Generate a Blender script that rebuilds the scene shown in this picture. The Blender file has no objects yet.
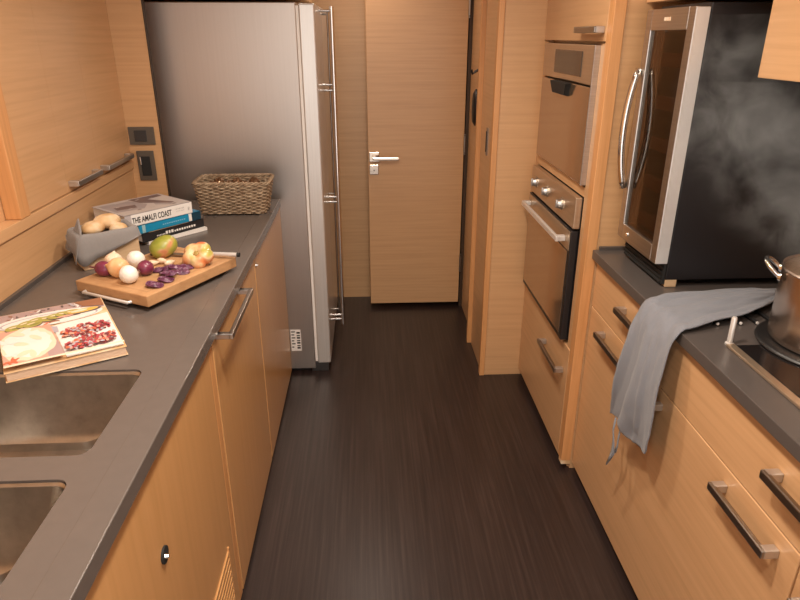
import bpy, bmesh, math, random
from mathutils import Vector, Matrix, noise
random.seed(7)
S = bpy.context.scene
COL = S.collection
PI = math.pi

# ------------------------------------------------------------------ materials
def _mat(name):
    m = bpy.data.materials.new(name); m.use_nodes = True
    nt = m.node_tree; b = nt.nodes['Principled BSDF']
    return m, nt, b

def plain(name, col, rough=.5, metal=0., coat=0., ior=1.5, bump=0., bscale=200., sheen=0.):
    m, nt, b = _mat(name)
    b.inputs['Roughness'].default_value = rough
    b.inputs['Metallic'].default_value = metal
    b.inputs['Coat Weight'].default_value = coat
    b.inputs['IOR'].default_value = ior
    b.inputs['Sheen Weight'].default_value = sheen
    tc = nt.nodes.new('ShaderNodeTexCoord')
    n = nt.nodes.new('ShaderNodeTexNoise'); n.inputs['Scale'].default_value = bscale * .15
    n.inputs['Detail'].default_value = 3
    nt.links.new(tc.outputs['Object'], n.inputs['Vector'])
    mx = nt.nodes.new('ShaderNodeMix'); mx.data_type = 'RGBA'
    mx.inputs[6].default_value = (*[c * .93 for c in col], 1); mx.inputs[7].default_value = (*[min(1, c * 1.07) for c in col], 1)
    nt.links.new(n.outputs['Fac'], mx.inputs[0]); nt.links.new(mx.outputs[2], b.inputs['Base Color'])
    if bump:
        n2 = nt.nodes.new('ShaderNodeTexNoise'); n2.inputs['Scale'].default_value = bscale
        nt.links.new(tc.outputs['Object'], n2.inputs['Vector'])
        bp = nt.nodes.new('ShaderNodeBump'); bp.inputs['Strength'].default_value = bump; bp.inputs['Distance'].default_value = .002
        nt.links.new(n2.outputs['Fac'], bp.inputs['Height']); nt.links.new(bp.outputs['Normal'], b.inputs['Normal'])
    return m

def grain(name, dark, mid, light, scale, rough=.38, coat=.15, metal=0., distort=0., big=None, rvar=0.):
    """stretched-noise grain in object space (meshes are built in metres)"""
    m, nt, b = _mat(name)
    tc = nt.nodes.new('ShaderNodeTexCoord'); mp = nt.nodes.new('ShaderNodeMapping')
    mp.inputs['Scale'].default_value = scale
    nt.links.new(tc.outputs['Object'], mp.inputs['Vector'])
    n = nt.nodes.new('ShaderNodeTexNoise'); n.inputs['Scale'].default_value = 1.; n.inputs['Detail'].default_value = 6
    n.inputs['Roughness'].default_value = .6; n.inputs['Distortion'].default_value = distort
    nt.links.new(mp.outputs['Vector'], n.inputs['Vector'])
    cr = nt.nodes.new('ShaderNodeValToRGB')
    e = cr.color_ramp.elements
    e[0].position = .28; e[0].color = (*dark, 1); e[1].position = .75; e[1].color = (*light, 1)
    k = e.new(.5); k.color = (*mid, 1)
    nt.links.new(n.outputs['Fac'], cr.inputs['Fac'])
    out = cr.outputs['Color']
    if big:
        n3 = nt.nodes.new('ShaderNodeTexNoise'); n3.inputs['Scale'].default_value = 1.; n3.inputs['Detail'].default_value = 2
        mp3 = nt.nodes.new('ShaderNodeMapping'); mp3.inputs['Scale'].default_value = big
        nt.links.new(tc.outputs['Object'], mp3.inputs['Vector']); nt.links.new(mp3.outputs['Vector'], n3.inputs['Vector'])
        mx = nt.nodes.new('ShaderNodeMix'); mx.data_type = 'RGBA'; mx.blend_type = 'MULTIPLY'
        mx.inputs[0].default_value = .35
        nt.links.new(out, mx.inputs[6]); nt.links.new(n3.outputs['Fac'], mx.inputs[7]); out = mx.outputs[2]
    nt.links.new(out, b.inputs['Base Color'])
    b.inputs['Roughness'].default_value = rough; b.inputs['Coat Weight'].default_value = coat; b.inputs['Coat Roughness'].default_value = .25
    b.inputs['Metallic'].default_value = metal
    bp = nt.nodes.new('ShaderNodeBump'); bp.inputs['Strength'].default_value = .06; bp.inputs['Distance'].default_value = .001
    nt.links.new(n.outputs['Fac'], bp.inputs['Height']); nt.links.new(bp.outputs['Normal'], b.inputs['Normal'])
    return m

M = {}
OAK = ((.545, .315, .152), (.60, .352, .175), (.645, .388, .198))
M['oak'] = grain('oak veneer', *OAK, (2.2, 2.2, 75), rough=.36, coat=.12)
M['oak_v'] = grain('oak vertical grain', *OAK, (75, 75, 2.2), rough=.36, coat=.12)
OAKL = ((.56, .30, .115), (.60, .325, .130), (.635, .35, .146))
M['oak_l'] = grain('oak veneer vertical', *OAKL, (45, 45, 1.6), rough=.30, coat=.25)
EDG = ((.56, .27, .10), (.63, .31, .12), (.70, .36, .15))
M['edge'] = grain('solid oak edging', *EDG, (90, 90, 3), rough=.4)
M['floor'] = grain('dark wenge floor', (.013, .0072, .0062), (.029, .0172, .0150), (.056, .036, .032), (95, 2.0, 20), rough=.36, coat=.1, big=(5.2, .9, 1))
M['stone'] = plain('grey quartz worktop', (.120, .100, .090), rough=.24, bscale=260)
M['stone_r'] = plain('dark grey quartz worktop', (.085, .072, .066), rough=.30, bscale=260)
M['steel'] = grain('brushed steel', (.50, .47, .44), (.56, .53, .50), (.62, .59, .56), (3, 3, 260), rough=.30, coat=0, metal=1.)
M['steel_v'] = grain('brushed fridge steel', (.56, .53, .505), (.59, .56, .535), (.62, .59, .565), (180, 180, 2), rough=.30, coat=0, metal=1.)
M['fridge_door'] = grain('satin fridge door', (.62, .59, .56), (.66, .63, .60), (.70, .67, .64), (180, 180, 2), rough=.28, coat=0, metal=.55)
M['fridge_side'] = grain('grey fridge flank', (.47, .42, .385), (.485, .435, .40), (.50, .45, .415), (120, 120, 2), rough=.34, coat=0, metal=.9)
M['sink'] = grain('satin sink steel', (.38, .34, .30), (.45, .41, .365), (.52, .475, .43), (30, 4, 30), rough=.33, coat=0, metal=1.)
M['chrome'] = plain('polished chrome', (.82, .80, .78), rough=.12, metal=1.)
M['door_metal'] = plain('warm satin chrome', (.60, .50, .42), rough=.18, metal=1.)
M['nickel'] = plain('satin nickel', (.36, .33, .30), rough=.30, metal=1.)
M['silver'] = plain('bright satin steel', (.72, .70, .68), rough=.3, metal=.45)
M['bracket'] = plain('satin bracket steel', (.56, .52, .48), rough=.28, metal=.8)
M['black'] = plain('black enamel', (.012, .010, .011), rough=.42)
M['blackgloss'] = plain('black glass', (.012, .010, .010), rough=.06)
M['rubber'] = plain('black rubber', (.012, .012, .012), rough=.7)
M['brown_gap'] = plain('dark brown edge and gap', (.05, .027, .013), rough=.6)
M['bronze'] = grain('bronze tinted steel', (.50, .385, .27), (.545, .42, .30), (.59, .46, .33), (3, 3, 200), rough=.30, coat=0, metal=.8)
M['bronze_glass'] = plain('bronze mirror glass', (.46, .34, .235), rough=.13, metal=.85)
M['display'] = plain('dark display glass', (.055, .04, .03), rough=.12)
M['white'] = plain('white paint', (.78, .74, .70), rough=.6)
M['paper'] = plain('paper white', (.80, .77, .74), rough=.55)
M['ink'] = plain('black ink', (.015, .014, .016), rough=.5)
M['linen'] = plain('grey linen towel', (.195, .205, .235), rough=.95, bump=.5, bscale=900, sheen=.2)
M['cloth'] = plain('grey cotton liner', (.26, .245, .24), rough=.95, bump=.4, bscale=900, sheen=.2)
M['plate'] = plain('grey switch plate', (.125, .105, .085), rough=.4, metal=.3)
M['dkgrey'] = plain('dark grey plastic', (.035, .032, .032), rough=.4)
M['pine'] = grain('pale crate wood', (.58, .40, .235), (.64, .45, .27), (.70, .50, .31), (3, 3, 90), rough=.6, coat=0)
M['board'] = grain('beech chopping board', (.46, .245, .11), (.56, .31, .145), (.64, .37, .18), (26, 26, 60), rough=.55, coat=0, big=(8, 8, 8))
M['wicker'] = grain('wicker cane', (.20, .13, .08), (.33, .235, .15), (.48, .365, .25), (40, 40, 40), rough=.6, coat=0)
M['warm_steel'] = plain('warm polished steel', (.66, .54, .45), rough=.27, metal=1.)  # steel pot: warm tint puts the reflected wood into its colour
M['iron'] = plain('cast iron', (.012, .011, .011), rough=.38)

def lacquer_glass(name, tint, mix):
    m = bpy.data.materials.new(name); m.use_nodes = True; nt = m.node_tree
    for n in list(nt.nodes): nt.nodes.remove(n)
    o = nt.nodes.new('ShaderNodeOutputMaterial'); t = nt.nodes.new('ShaderNodeBsdfTransparent'); g = nt.nodes.new('ShaderNodeBsdfGlossy')
    t.inputs['Color'].default_value = (*tint, 1); g.inputs['Roughness'].default_value = .05; g.inputs['Color'].default_value = (.9, .8, .7, 1)
    x = nt.nodes.new('ShaderNodeMixShader'); x.inputs[0].default_value = mix
    nt.links.new(t.outputs[0], x.inputs[1]); nt.links.new(g.outputs[0], x.inputs[2]); nt.links.new(x.outputs[0], o.inputs['Surface'])
    return m
M['cooler_glass'] = lacquer_glass('smoked glass', (.42, .32, .25), .14)

def patchy(name, stops, scale=14., rough=.35, coat=.2, detail=2., vec=(1, 1, 1), ss=0.):
    m, nt, b = _mat(name)
    tc = nt.nodes.new('ShaderNodeTexCoord'); mp = nt.nodes.new('ShaderNodeMapping'); mp.inputs['Scale'].default_value = vec
    n = nt.nodes.new('ShaderNodeTexNoise'); n.inputs['Scale'].default_value = scale; n.inputs['Detail'].default_value = detail
    cr = nt.nodes.new('ShaderNodeValToRGB'); e = cr.color_ramp.elements
    e[0].position = stops[0][0]; e[0].color = (*stops[0][1], 1); e[1].position = stops[-1][0]; e[1].color = (*stops[-1][1], 1)
    for p, c in stops[1:-1]:
        k = e.new(p); k.color = (*c, 1)
    nt.links.new(tc.outputs['Object'], mp.inputs['Vector']); nt.links.new(mp.outputs['Vector'], n.inputs['Vector'])
    nt.links.new(n.outputs['Fac'], cr.inputs['Fac']); nt.links.new(cr.outputs['Color'], b.inputs['Base Color'])
    b.inputs['Roughness'].default_value = rough; b.inputs['Coat Weight'].default_value = coat
    b.inputs['Subsurface Weight'].default_value = ss; b.inputs['Subsurface Radius'].default_value = (.01, .006, .003)
    return m
M['mango'] = patchy('mango skin', [(.36, (.20, .23, .03)), (.58, (.34, .33, .05)), (.655, (.55, .27, .12)), (.74, (.42, .10, .05))], 19, vec=(1, 1, 1))
M['tomato'] = patchy('mottled tomato skin', [(.32, (.60, .09, .03)), (.42, (.64, .24, .09)), (.48, (.70, .50, .27)), (.54, (.45, .38, .09)), (.68, (.26, .27, .04))], 15)
M['tomflesh'] = plain('tomato calyx hollow', (.33, .22, .06), rough=.6)
M['onion_y'] = patchy('yellow onion skin', [(.3, (.62, .27, .09)), (.55, (.76, .50, .26)), (.7, (.80, .62, .42))], 24, vec=(1, 1, .35))
M['onion_p'] = patchy('pale onion skin', [(.3, (.76, .52, .34)), (.6, (.80, .66, .50)), (.75, (.70, .38, .2))], 24, vec=(1, 1, .35))
M['onion_w'] = patchy('white onion skin', [(.3, (.76, .70, .62)), (.6, (.84, .81, .76))], 22, rough=.4)
M['onion_r'] = patchy('red onion skin', [(.3, (.10, .012, .035)), (.6, (.20, .03, .07)), (.75, (.30, .09, .11))], 26, rough=.3)
M['onion_s'] = patchy('sliced purple flesh', [(.3, (.07, .012, .042)), (.58, (.15, .045, .10)), (.74, (.40, .26, .33))], 90, rough=.3)
M['garlic'] = patchy('clove skin', [(.3, (.66, .46, .30)), (.7, (.80, .68, .52))], 60, rough=.5)
M['bread'] = patchy('floured bread crust', [(.3, (.55, .32, .14)), (.5, (.68, .46, .25)), (.68, (.78, .64, .46))], 22, rough=.8, coat=0)
M['foil'] = plain('shiny brown wrapper', (.20, .11, .06), rough=.22, metal=.6)

# ------------------------------------------------------------------ mesh builder
class MB:
    def __init__(s): s.bm = bmesh.new(); s.mi = 0
    def _tag(s, faces):
        for f in faces: f.material_index = s.mi
    def box(s, x0, x1, y0, y1, z0, z1, bev=0., seg=2):
        return s.obox(Vector((x0, y0, z0)), Vector((x1 - x0, 0, 0)), Vector((0, y1 - y0, 0)), Vector((0, 0, z1 - z0)), bev, seg)
    def obox(s, o, u, v, w, bev=0., seg=2):
        t = bmesh.new()
        o, u, v, w = map(Vector, (o, u, v, w))
        vs = [t.verts.new(o + a * u + b * v + c * w) for c in (0, 1) for b in (0, 1) for a in (0, 1)]
        for q in ((0, 2, 3, 1), (4, 5, 7, 6), (0, 1, 5, 4), (2, 6, 7, 3), (0, 4, 6, 2), (1, 3, 7, 5)):
            t.faces.new([vs[i] for i in q])
        bmesh.ops.recalc_face_normals(t, faces=t.faces)
        if bev: bmesh.ops.bevel(t, geom=list(t.edges), offset=bev, segments=seg, profile=.5, affect='EDGES')
        s._merge(t); return s
    def _merge(s, t):
        m = {}
        for v in t.verts: m[v] = s.bm.verts.new(v.co)
        for f in t.faces:
            try: n = s.bm.faces.new([m[v] for v in f.verts])
            except ValueError: continue
            n.material_index = s.mi; n.smooth = f.smooth
        t.free()
    def rings(s, loops, cap0=True, cap1=True, closed=True):
        R = [[s.bm.verts.new(Vector(p)) for p in l] for l in loops]
        n = len(R[0]); fs = []
        for a, b in zip(R, R[1:]):
            for i in range(n if closed else n - 1):
                j = (i + 1) % n
                fs.append(s.bm.faces.new((a[i], a[j], b[j], b[i])))
        if cap0: fs.append(s.bm.faces.new(R[0][::-1]))
        if cap1: fs.append(s.bm.faces.new(R[-1]))
        s._tag(fs); return s
    def cyl(s, p0, p1, r0, r1=None, seg=24):
        r1 = r0 if r1 is None else r1
        p0, p1 = Vector(p0), Vector(p1); d = (p1 - p0).normalized()
        a = d.orthogonal().normalized(); b = d.cross(a)
        L = [[c + r * (math.cos(2 * PI * i / seg) * a + math.sin(2 * PI * i / seg) * b) for i in range(seg)] for c, r in ((p0, r0), (p1, r1))]
        return s.rings(L)
    def tube(s, pts, r, seg=10, cyc=False):
        pts = [Vector(p) for p in pts]; n = len(pts); L = []
        rr = r if isinstance(r, (list, tuple)) else [r] * n
        ref = None
        for i, p in enumerate(pts):
            if cyc: t = pts[(i + 1) % n] - pts[i - 1]
            else: t = pts[min(i + 1, n - 1)] - pts[max(i - 1, 0)]
            t.normalize()
            if ref is None: ref = t.orthogonal().normalized()
            a = (ref - t * ref.dot(t))
            if a.length < 1e-6: a = t.orthogonal()
            a.normalize(); ref = a; b = t.cross(a)
            L.append([p + rr[i] * (math.cos(2 * PI * k / seg) * a + math.sin(2 * PI * k / seg) * b) for k in range(seg)])
        if cyc: L.append(L[0]); return s.rings(L, False, False)
        return s.rings(L)
    def lathe(s, prof, c=(0, 0, 0), seg=36, fn=None, cap0=True, cap1=True):
        c = Vector(c); L = []
        for r, z in prof:
            l = []
            for i in range(seg):
                a = 2 * PI * i / seg; p = Vector((r * math.cos(a), r * math.sin(a), z))
                if fn: p = fn(p, a)
                l.append(c + p)
            L.append(l)
        return s.rings(L, cap0, cap1)
    def poly(s, pts):
        f = s.bm.faces.new([s.bm.verts.new(Vector(p)) for p in pts]); f.material_index = s.mi; return s
    def build(s, name, mats, parent=None, smooth=False, weld=False, auto=None):
        if weld: bmesh.ops.remove_doubles(s.bm, verts=s.bm.verts, dist=1e-5)
        bmesh.ops.recalc_face_normals(s.bm, faces=s.bm.faces)
        me = bpy.data.meshes.new(name)
        if auto is not None:
            for f in s.bm.faces: f.smooth = True
            for e in s.bm.edges:
                if len(e.link_faces) == 2 and e.calc_face_angle(0) > math.radians(auto): e.smooth = False
        elif smooth:
            for f in s.bm.faces: f.smooth = True
        s.bm.to_mesh(me); s.bm.free()
        for m in (mats if isinstance(mats, (list, tuple)) else [mats]): me.materials.append(M[m] if isinstance(m, str) else m)
        o = bpy.data.objects.new(name, me); COL.objects.link(o)
        if parent: adopt(o, parent)
        return o

def adopt(o, parent):
    o.parent = parent
    base = parent
    off = Vector(parent.location)
    while base.parent: base = base.parent; off += Vector(base.location)
    # children meshes are modelled in world metres: cancel the chain of translations
    p = parent; t = Vector((0, 0, 0))
    while p:
        t += Vector(p.location) + p.matrix_parent_inverse.to_translation(); p = p.parent
    o.matrix_parent_inverse = Matrix.Translation(-t)

def thing(name, loc, label, cat, group=None):
    o = bpy.data.objects.new(name, None); o.empty_display_size = .05; COL.objects.link(o)
    o.location = loc; tag(o, label, cat, group); return o
def tag(o, label, cat, group=None):
    o['label'] = label; o['category'] = cat
    if group: o['group'] = group
    return o
def struct(o): o['kind'] = 'structure'; return o
def slab(name, mat, *a, bev=0., parent=None): return MB().box(*a, bev=bev).build(name, mat, parent)

def rrect(x0, x1, y0, y1, r, z, n=6):
    out = []
    for cx, cy, a0 in ((x1 - r, y1 - r, 0), (x0 + r, y1 - r, PI / 2), (x0 + r, y0 + r, PI), (x1 - r, y0 + r, 1.5 * PI)):
        for i in range(n + 1):
            a = a0 + PI / 2 * i / n
            out.append(Vector((cx + r * math.cos(a), cy + r * math.sin(a), z)))
    return out

# ------------------------------------------------------------------ setting
XL = -.965      # left wall plane
ZL, ZR = .895, .890  # worktop heights
struct(slab('floor', 'floor', -1.02, 1.42, -1.2, 3.82, -.05, 0))
struct(slab('ceiling', 'white', -1.02, 1.42, -1.2, 3.82, 2.12, 2.17))
struct(slab('wall_left', 'oak', -1.02, XL - .035, -1.2, 3.82, 0, 2.12))
struct(slab('wall_right', 'oak', 1.37, 1.42, -1.2, 3.82, 0, 2.12))
struct(slab('wall_back', 'oak', -1.0, 1.37, 3.78, 3.82, 0, 2.12))
# splash panel, the ledge above it, and the end panel beside the fridge
t = struct(slab('trim_1', 'oak', XL - .034, XL, -.6, 2.66, ZL, 1.047))
t = struct(slab('trim_2', 'oak', XL - .034, XL + .008, -.6, 2.66, 1.048, 1.080, bev=.0015))
ep = MB(); ep.box(XL - .034, -.836, 2.66, 2.685, 0, 2.12)
ep.mi = 1; ep.box(-.8355, -.8325, 2.661, 2.687, 0, 2.12)
struct(ep.build('trim_3', ['oak', 'brown_gap']))
# passage: solid partition beside the oven tower, jambs, and the wall beyond
struct(slab('wall_passage', 'oak', .541, .76, 2.761, 3.085, 0, 2.12))
struct(slab('wall_partition', 'oak', .5515, 1.37, 2.734, 2.760, 0, 2.12))
struct(slab('wall_far', 'oak', .562, .78, 3.12, 3.78, 0, 2.12))
struct(slab('trim_4', 'edge', .527, .551, 2.726, 2.760, 0, 2.12, bev=.002))
struct(slab('trim_5', 'edge', .519, .545, 3.088, 3.118, 0, 2.12, bev=.002))
# passage door, a dark strip painted as the shaded gap beside it, and ironmongery
d = slab('door_1', 'oak', .0, .538, 3.60, 3.64, .028, 2.0, bev=.002); struct(d)
struct(slab('gap_shade', 'brown_gap', .543, .561, 3.60, 3.66, 0, 2.12))
h = MB(); h.box(.006, .062, 3.592, 3.60, .893, .948, bev=.003); h.cyl((.034, 3.592, .920), (.034, 3.555, .920), .011)
h.box(.026, .172, 3.545, 3.560, .908, .926, bev=.004); h.build('door_handle', 'door_metal', d)
h = MB(); h.box(.006, .058, 3.592, 3.60, .822, .876, bev=.003); h.cyl((.032, 3.592, .853), (.032, 3.586, .853), .010); h.box(.029, .035, 3.586, 3.592, .832, .85)
h.build('lock_plate', 'door_metal', d)
for zc in (1.69, .985, .285):
    h = MB(); h.cyl((.5405, 3.596, zc - .045), (.5405, 3.596, zc + .045), .006)
    h.cyl((.5405, 3.596, zc - .056), (.5405, 3.596, zc - .05), .006); h.cyl((.5405, 3.596, zc + .05), (.5405, 3.596, zc + .056), .006)
    h.build('hinge', 'nickel', d)
# things on the passage side wall
o = MB(); o.box(.536, .5418, 2.895, 2.925, 1.045, 1.165, bev=.001); o.mi = 1; o.box(.534, .5365, 2.903, 2.917, 1.06, 1.15)
tag(o.build('strike_plate', ['nickel', 'rubber']), 'small metal strike plate let into the jamb beside the passage', 'strike plate')
o = MB(); o.lathe([(.0, 0), (.05, 0), (.088, .012), (.09, .022), (.07, .034), (0, .038)], seg=32, fn=lambda p, a: Vector((-p.z, p.x * .55, p.y)), c=(.562, 3.285, 1.215))
tag(o.build('wall_disc', 'black', smooth=True), 'dark oval fitting on the passage wall behind the jamb, below the hook', 'wall fitting')
o = MB(); o.box(.553, .562, 3.245, 3.295, 1.355, 1.43, bev=.003); o.tube([(.556, 3.27, 1.40), (.53, 3.27, 1.385), (.517, 3.27, 1.375), (.512, 3.27, 1.395)], .006)
tag(o.build('coat_hook', 'black', auto=40), 'small black hook on the passage wall above the oval fitting', 'hook')

# ------------------------------------------------------------------ helpers for kitchen units
def pull(name, parent, x, y0, y1, z, out, h=.019, t=.012, mat='nickel'):
    """square bar pull on an x-plane; out<0 points to -x"""
    m = MB(); xo = x + out; s = 1 if out > 0 else -1
    m.box(min(xo, xo - s * t), max(xo, xo - s * t), y0, y1, z - h / 2, z + h / 2, bev=.0025)
    m.mi = 1
    for y in (y0, y1 - .018):
        m.box(min(x, xo - s * t * .5), max(x, xo - s * t * .5), y - .0004, y + .0184, z - h / 2 - .0004, z + h / 2 + .0004, bev=.002)
    return m.build(name, [mat, 'bracket'], parent)

def carcass(parent, x0, x1, y0, y1, z0, z1, mat='oak_l', t=.016, back='x0', top=False):
    m = MB()
    m.box(x0, x1, y0, y0 + t, z0, z1); m.box(x0, x1, y1 - t, y1, z0, z1); m.box(x0, x1, y0 + t, y1 - t, z0, z0 + t)
    if back == 'x0': m.box(x0, x0 + .008, y0 + t, y1 - t, z0 + t, z1)
    else: m.box(x1 - .008, x1, y0 + t, y1 - t, z0 + t, z1)
    if top: m.box(x0, x1, y0 + t, y1 - t, z1 - t, z1)
    return m.build('carcass', mat, parent)

# ---- left base units
FX = -.397
def left_unit(y0, y1, label):
    r = thing('base_cabinet', (-.68, (y0 + y1) / 2, 0), label, 'cabinet')
    carcass(r, XL, FX - .020, y0 + .001, y1 - .001, .02, ZL - .034)
    slab('plinth', 'oak_l', FX - .06, FX - .045, y0 + .001, y1 - .001, 0, .019, parent=r)
    return r
u1 = left_unit(-.30, 1.438, 'oak sink cabinet nearest the camera, with round black lock and slatted vent')
dd = MB()
dd.box(FX - .019, FX, -.30, 1.398, .02, .858, bev=.0015)
# slatted vent cut as shallow ribs
dr = dd.build('door', 'oak_l', u1)
v = MB()
for i in range(11):
    v.obox((FX - .001, .60, .034 + i * .0225), (.0050, 0, 0), (0, .735, 0), (0, 0, .013), bev=.0015, seg=1)
for yy in (.594, 1.335): v.obox((FX - .001, yy, .03), (.005, 0, 0), (0, .006, 0), (0, 0, .252))
v.build('vent_grille', 'oak_l', dr)
k = MB(); k.cyl((FX, .936, .651), (FX + .004, .936, .651), .017); k.build('lock', 'rubber', dr)
k = MB(); k.cyl((FX + .004, .932, .651), (FX + .011, .932, .651), .005, .003); k.build('lock_pin', 'chrome', dr)
slab('filler_strip', 'edge', FX - .019, FX - .001, 1.402, 1.436, .02, .858, bev=.002, parent=u1)
u2 = left_unit(1.440, 2.080, 'oak base cabinet with bar handle, between sink and basket')
d2 = slab('door', 'oak_l', FX - .019, FX, 1.442, 2.076, .02, .858, bev=.002, parent=u2)
m = MB(); m.box(FX + .034, FX + .046, 1.47, 1.79, .836, .852, bev=.002)
for y in (1.47, 1.774): m.box(FX, FX + .04, y, y + .016, .836, .852, bev=.002)
m.build('handle', 'steel', d2)
u3 = left_unit(2.082, 2.795, 'oak base cabinet without handle, next to the steel fridge')
d3 = slab('door', 'oak_l', FX - .019, FX, 2.086, 2.795, .02, .858, bev=.002, parent=u3)
k = MB(); k.cyl((FX, 2.10, .815), (FX + .008, 2.10, .815), .006, .004); k.build('catch', 'chrome', d3)

# ---- left worktop with two cut-outs
EX = -.383
SINK = [(-.88, -.484, .915, 1.215), (-.88, -.484, .52, .852)]
def worktop_left():
    bm = bmesh.new()
    def loop(pts):
        vs = [bm.verts.new(p) for p in pts]
        return [bm.edges.new((vs[i], vs[(i + 1) % len(vs)])) for i in range(len(vs))]
    E_ = loop([Vector((XL, -.3, ZL)), Vector((EX, -.3, ZL)), Vector((EX, 2.72, ZL)), Vector((XL + .135, 2.72, ZL)), Vector((XL + .135, 2.659, ZL)), Vector((XL, 2.659, ZL))])
    for q in SINK: E_ += loop(rrect(*q, .022, ZL))
    bmesh.ops.triangle_fill(bm, use_beauty=True, use_dissolve=False, edges=E_)
    r = bmesh.ops.extrude_face_region(bm, geom=list(bm.faces))
    for v_ in r['geom']:
        if isinstance(v_, bmesh.types.BMVert): v_.co.z -= .030
    bmesh.ops.recalc_face_normals(bm, faces=bm.faces)
    me = bpy.data.meshes.new('worktop'); bm.to_mesh(me); bm.free(); me.materials.append(M['stone'])
    o = bpy.data.objects.new('worktop', me); COL.objects.link(o)
    return tag(o, 'grey stone worktop on the left with two sink cut-outs', 'worktop')
wl = worktop_left()

slab('raised_edge', 'stone', -.434, EX, -.30, 2.72, ZL - .0005, ZL + .0025, bev=.0016, parent=wl)
slab('upstand', 'stone_r', XL, XL + .012, -.3, 2.659, ZL, ZL + .012, bev=.001, parent=wl)

# ---- sink
sk = thing('double_sink', (-.68, .87, .70), 'stainless steel double sink set under the left worktop', 'sink')
def bowl(q, ledge):
    x0, x1, y0, y1 = q; x0 += .001; x1 -= .001; y0 += .001; y1 -= .001; z = ZL - .004
    m = MB()
    L = [rrect(x0, x1, y0, y1, .021, z), rrect(x0 + .001, x1 - .001, y0 + .001, y1 - .001, .021, z - .018), rrect(x0 + .0015, x1 - .0015, y0 + ledge, y1 - .0015, .028, z - .022),
         rrect(x0 + .002, x1 - .002, y0 + ledge + .002, y1 - .002, .03, z - .008),
         rrect(x0 + .012, x1 - .012, y0 + ledge + .010, y1 - .012, .05, z - .140),
         rrect(x0 + .024, x1 - .024, y0 + ledge + .022, y1 - .024, .05, z - .160),
         rrect(x0 + .060, x1 - .060, y0 + ledge + .055, y1 - .060, .05, z - .168)]
    m.rings(L, cap0=False, cap1=True)
    b = m.build('bowl', 'sink', sk, auto=50)
    so = b.modifiers.new('thickness', 'SOLIDIFY'); so.thickness = .0015; so.offset = -1
    c = Vector(((x0 + x1) / 2, (y0 + ledge + y1) / 2, z - .1675))
    m = MB(); m.lathe([(.042, 0), (.042, .002), (.034, .003), (.030, .0005), (0, .0005)], c=c, seg=28, cap0=False); m.build('drain', 'chrome', b, smooth=True)
bowl(SINK[0], .05); bowl(SINK[1], .14)

# ---- left wall cabinets
def wall_unit(y0, y1, label, handle, ends):
    r = thing('wall_cabinet', (XL - .015, (y0 + y1) / 2, 1.08), label, 'cabinet')
    slab('carcass', 'oak', XL - .034, XL - .018, y0 + .001, y1 - .001, 1.081, 2.119, parent=r)
    dd = slab('door', 'oak', XL - .0175, XL, y0 + .0003, y1 - .0003, 1.083, 2.10, parent=r)
    if handle: pull('handle', dd, XL, handle[0], handle[1], 1.108, .034, h=.018, t=.010, mat='steel')
    if ends:
        slab('end_post', 'edge', XL - .034, XL + .010, y0 - .052, y0, 1.081, 2.119, bev=.002, parent=r)
    return r
wall_unit(1.800, 2.072, 'oak wall cabinet without handle, with an orange oak end post', None, True)
wall_unit(2.072, 2.335, 'oak wall cabinet with low bar handle, above the bread crate', (2.080, 2.285), False)
wall_unit(2.335, 2.658, 'oak wall cabinet with low bar handle, beside the switch panel', (2.345, 2.61), False)

# ---- switches on the end panel
o = thing('light_switch', (-.90, 2.655, 1.16), 'square grey light switch plate above the power socket', 'switch')
m = MB(); m.box(-.957, -.856, 2.652, 2.66, 1.142, 1.212, bev=.002); m.build('plate', 'plate', o)
m = MB(); m.box(-.934, -.886, 2.648, 2.6525, 1.155, 1.199, bev=.002); m.build('rocker', 'dkgrey', o)
o = thing('power_socket', (-.90, 2.655, 1.0), 'tall grey power socket plate below the light switch', 'socket')
m = MB(); m.box(-.938, -.870, 2.652, 2.66, .998, 1.118, bev=.002); m.build('plate', 'plate', o)
m = MB(); m.box(-.924, -.886, 2.649, 2.6525, 1.018, 1.096, bev=.002); m.build('insert', 'rubber', o)
m = MB(); m.box(-.926, -.921, 2.646, 2.650, 1.063, 1.094, bev=.001); m.build('rocker', 'chrome', o)

# ------------------------------------------------------------------ fridge
FY = 2.80
fr = thing('refrigerator', (-.55, 3.2, 0), 'tall steel refrigerator at the end of the left worktop', 'refrigerator')
slab('cabinet_body', 'fridge_side', -.93, -.278, FY, 3.60, .022, 1.672, bev=.004, parent=fr)
def fdoor(y0, y1):
    dd = slab('door', 'fridge_door', -.268, -.203, y0, y1, .05, 1.668, bev=.006, parent=fr)
    slab('gasket', 'paper', -.2782, -.2675, y0 + .002, y1 - .01, .06, 1.66, parent=dd)
    return dd
dA = fdoor(FY + .002, 3.195); dB = fdoor(3.205, 3.598)
def fhandle(dd, y):
    m = MB(); m.tube([(-.150, y, .125), (-.150, y, 1.668)], .0105, seg=14)
    for z in (.155, .18, .79, .815, 1.315, 1.34, 1.65):
        m.tube([(-.206, y, z), (-.150, y, z)], .0055, seg=10)
    m.build('handle', 'chrome', dd, auto=50)
fhandle(dA, 3.10)
m = MB(); m.tube([(-.176, 3.235, .14), (-.176, 3.235, 1.65)], .005, seg=10)
for z in (.155, .80, 1.33, 1.64): m.tube([(-.206, 3.235, z), (-.176, 3.235, z)], .0045, seg=8)
m.build('handle', 'nickel', dB, auto=50)
m = MB(); m.box(-.30, -.215, FY + .01, FY + .05, 0, .05, bev=.004); m.build('foot', 'dkgrey', fr)
m = MB(); m.box(-.30, -.215, 3.54, 3.58, 0, .05, bev=.004); m.build('foot', 'dkgrey', fr)
m = MB(); m.box(-.92, -.31, FY + .03, 3.58, 0, .022); m.build('plinth', 'black', fr)
m = MB(); m.box(-.392, -.343, FY - .0012, FY + .001, .122, .236)
m.mi = 1
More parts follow.
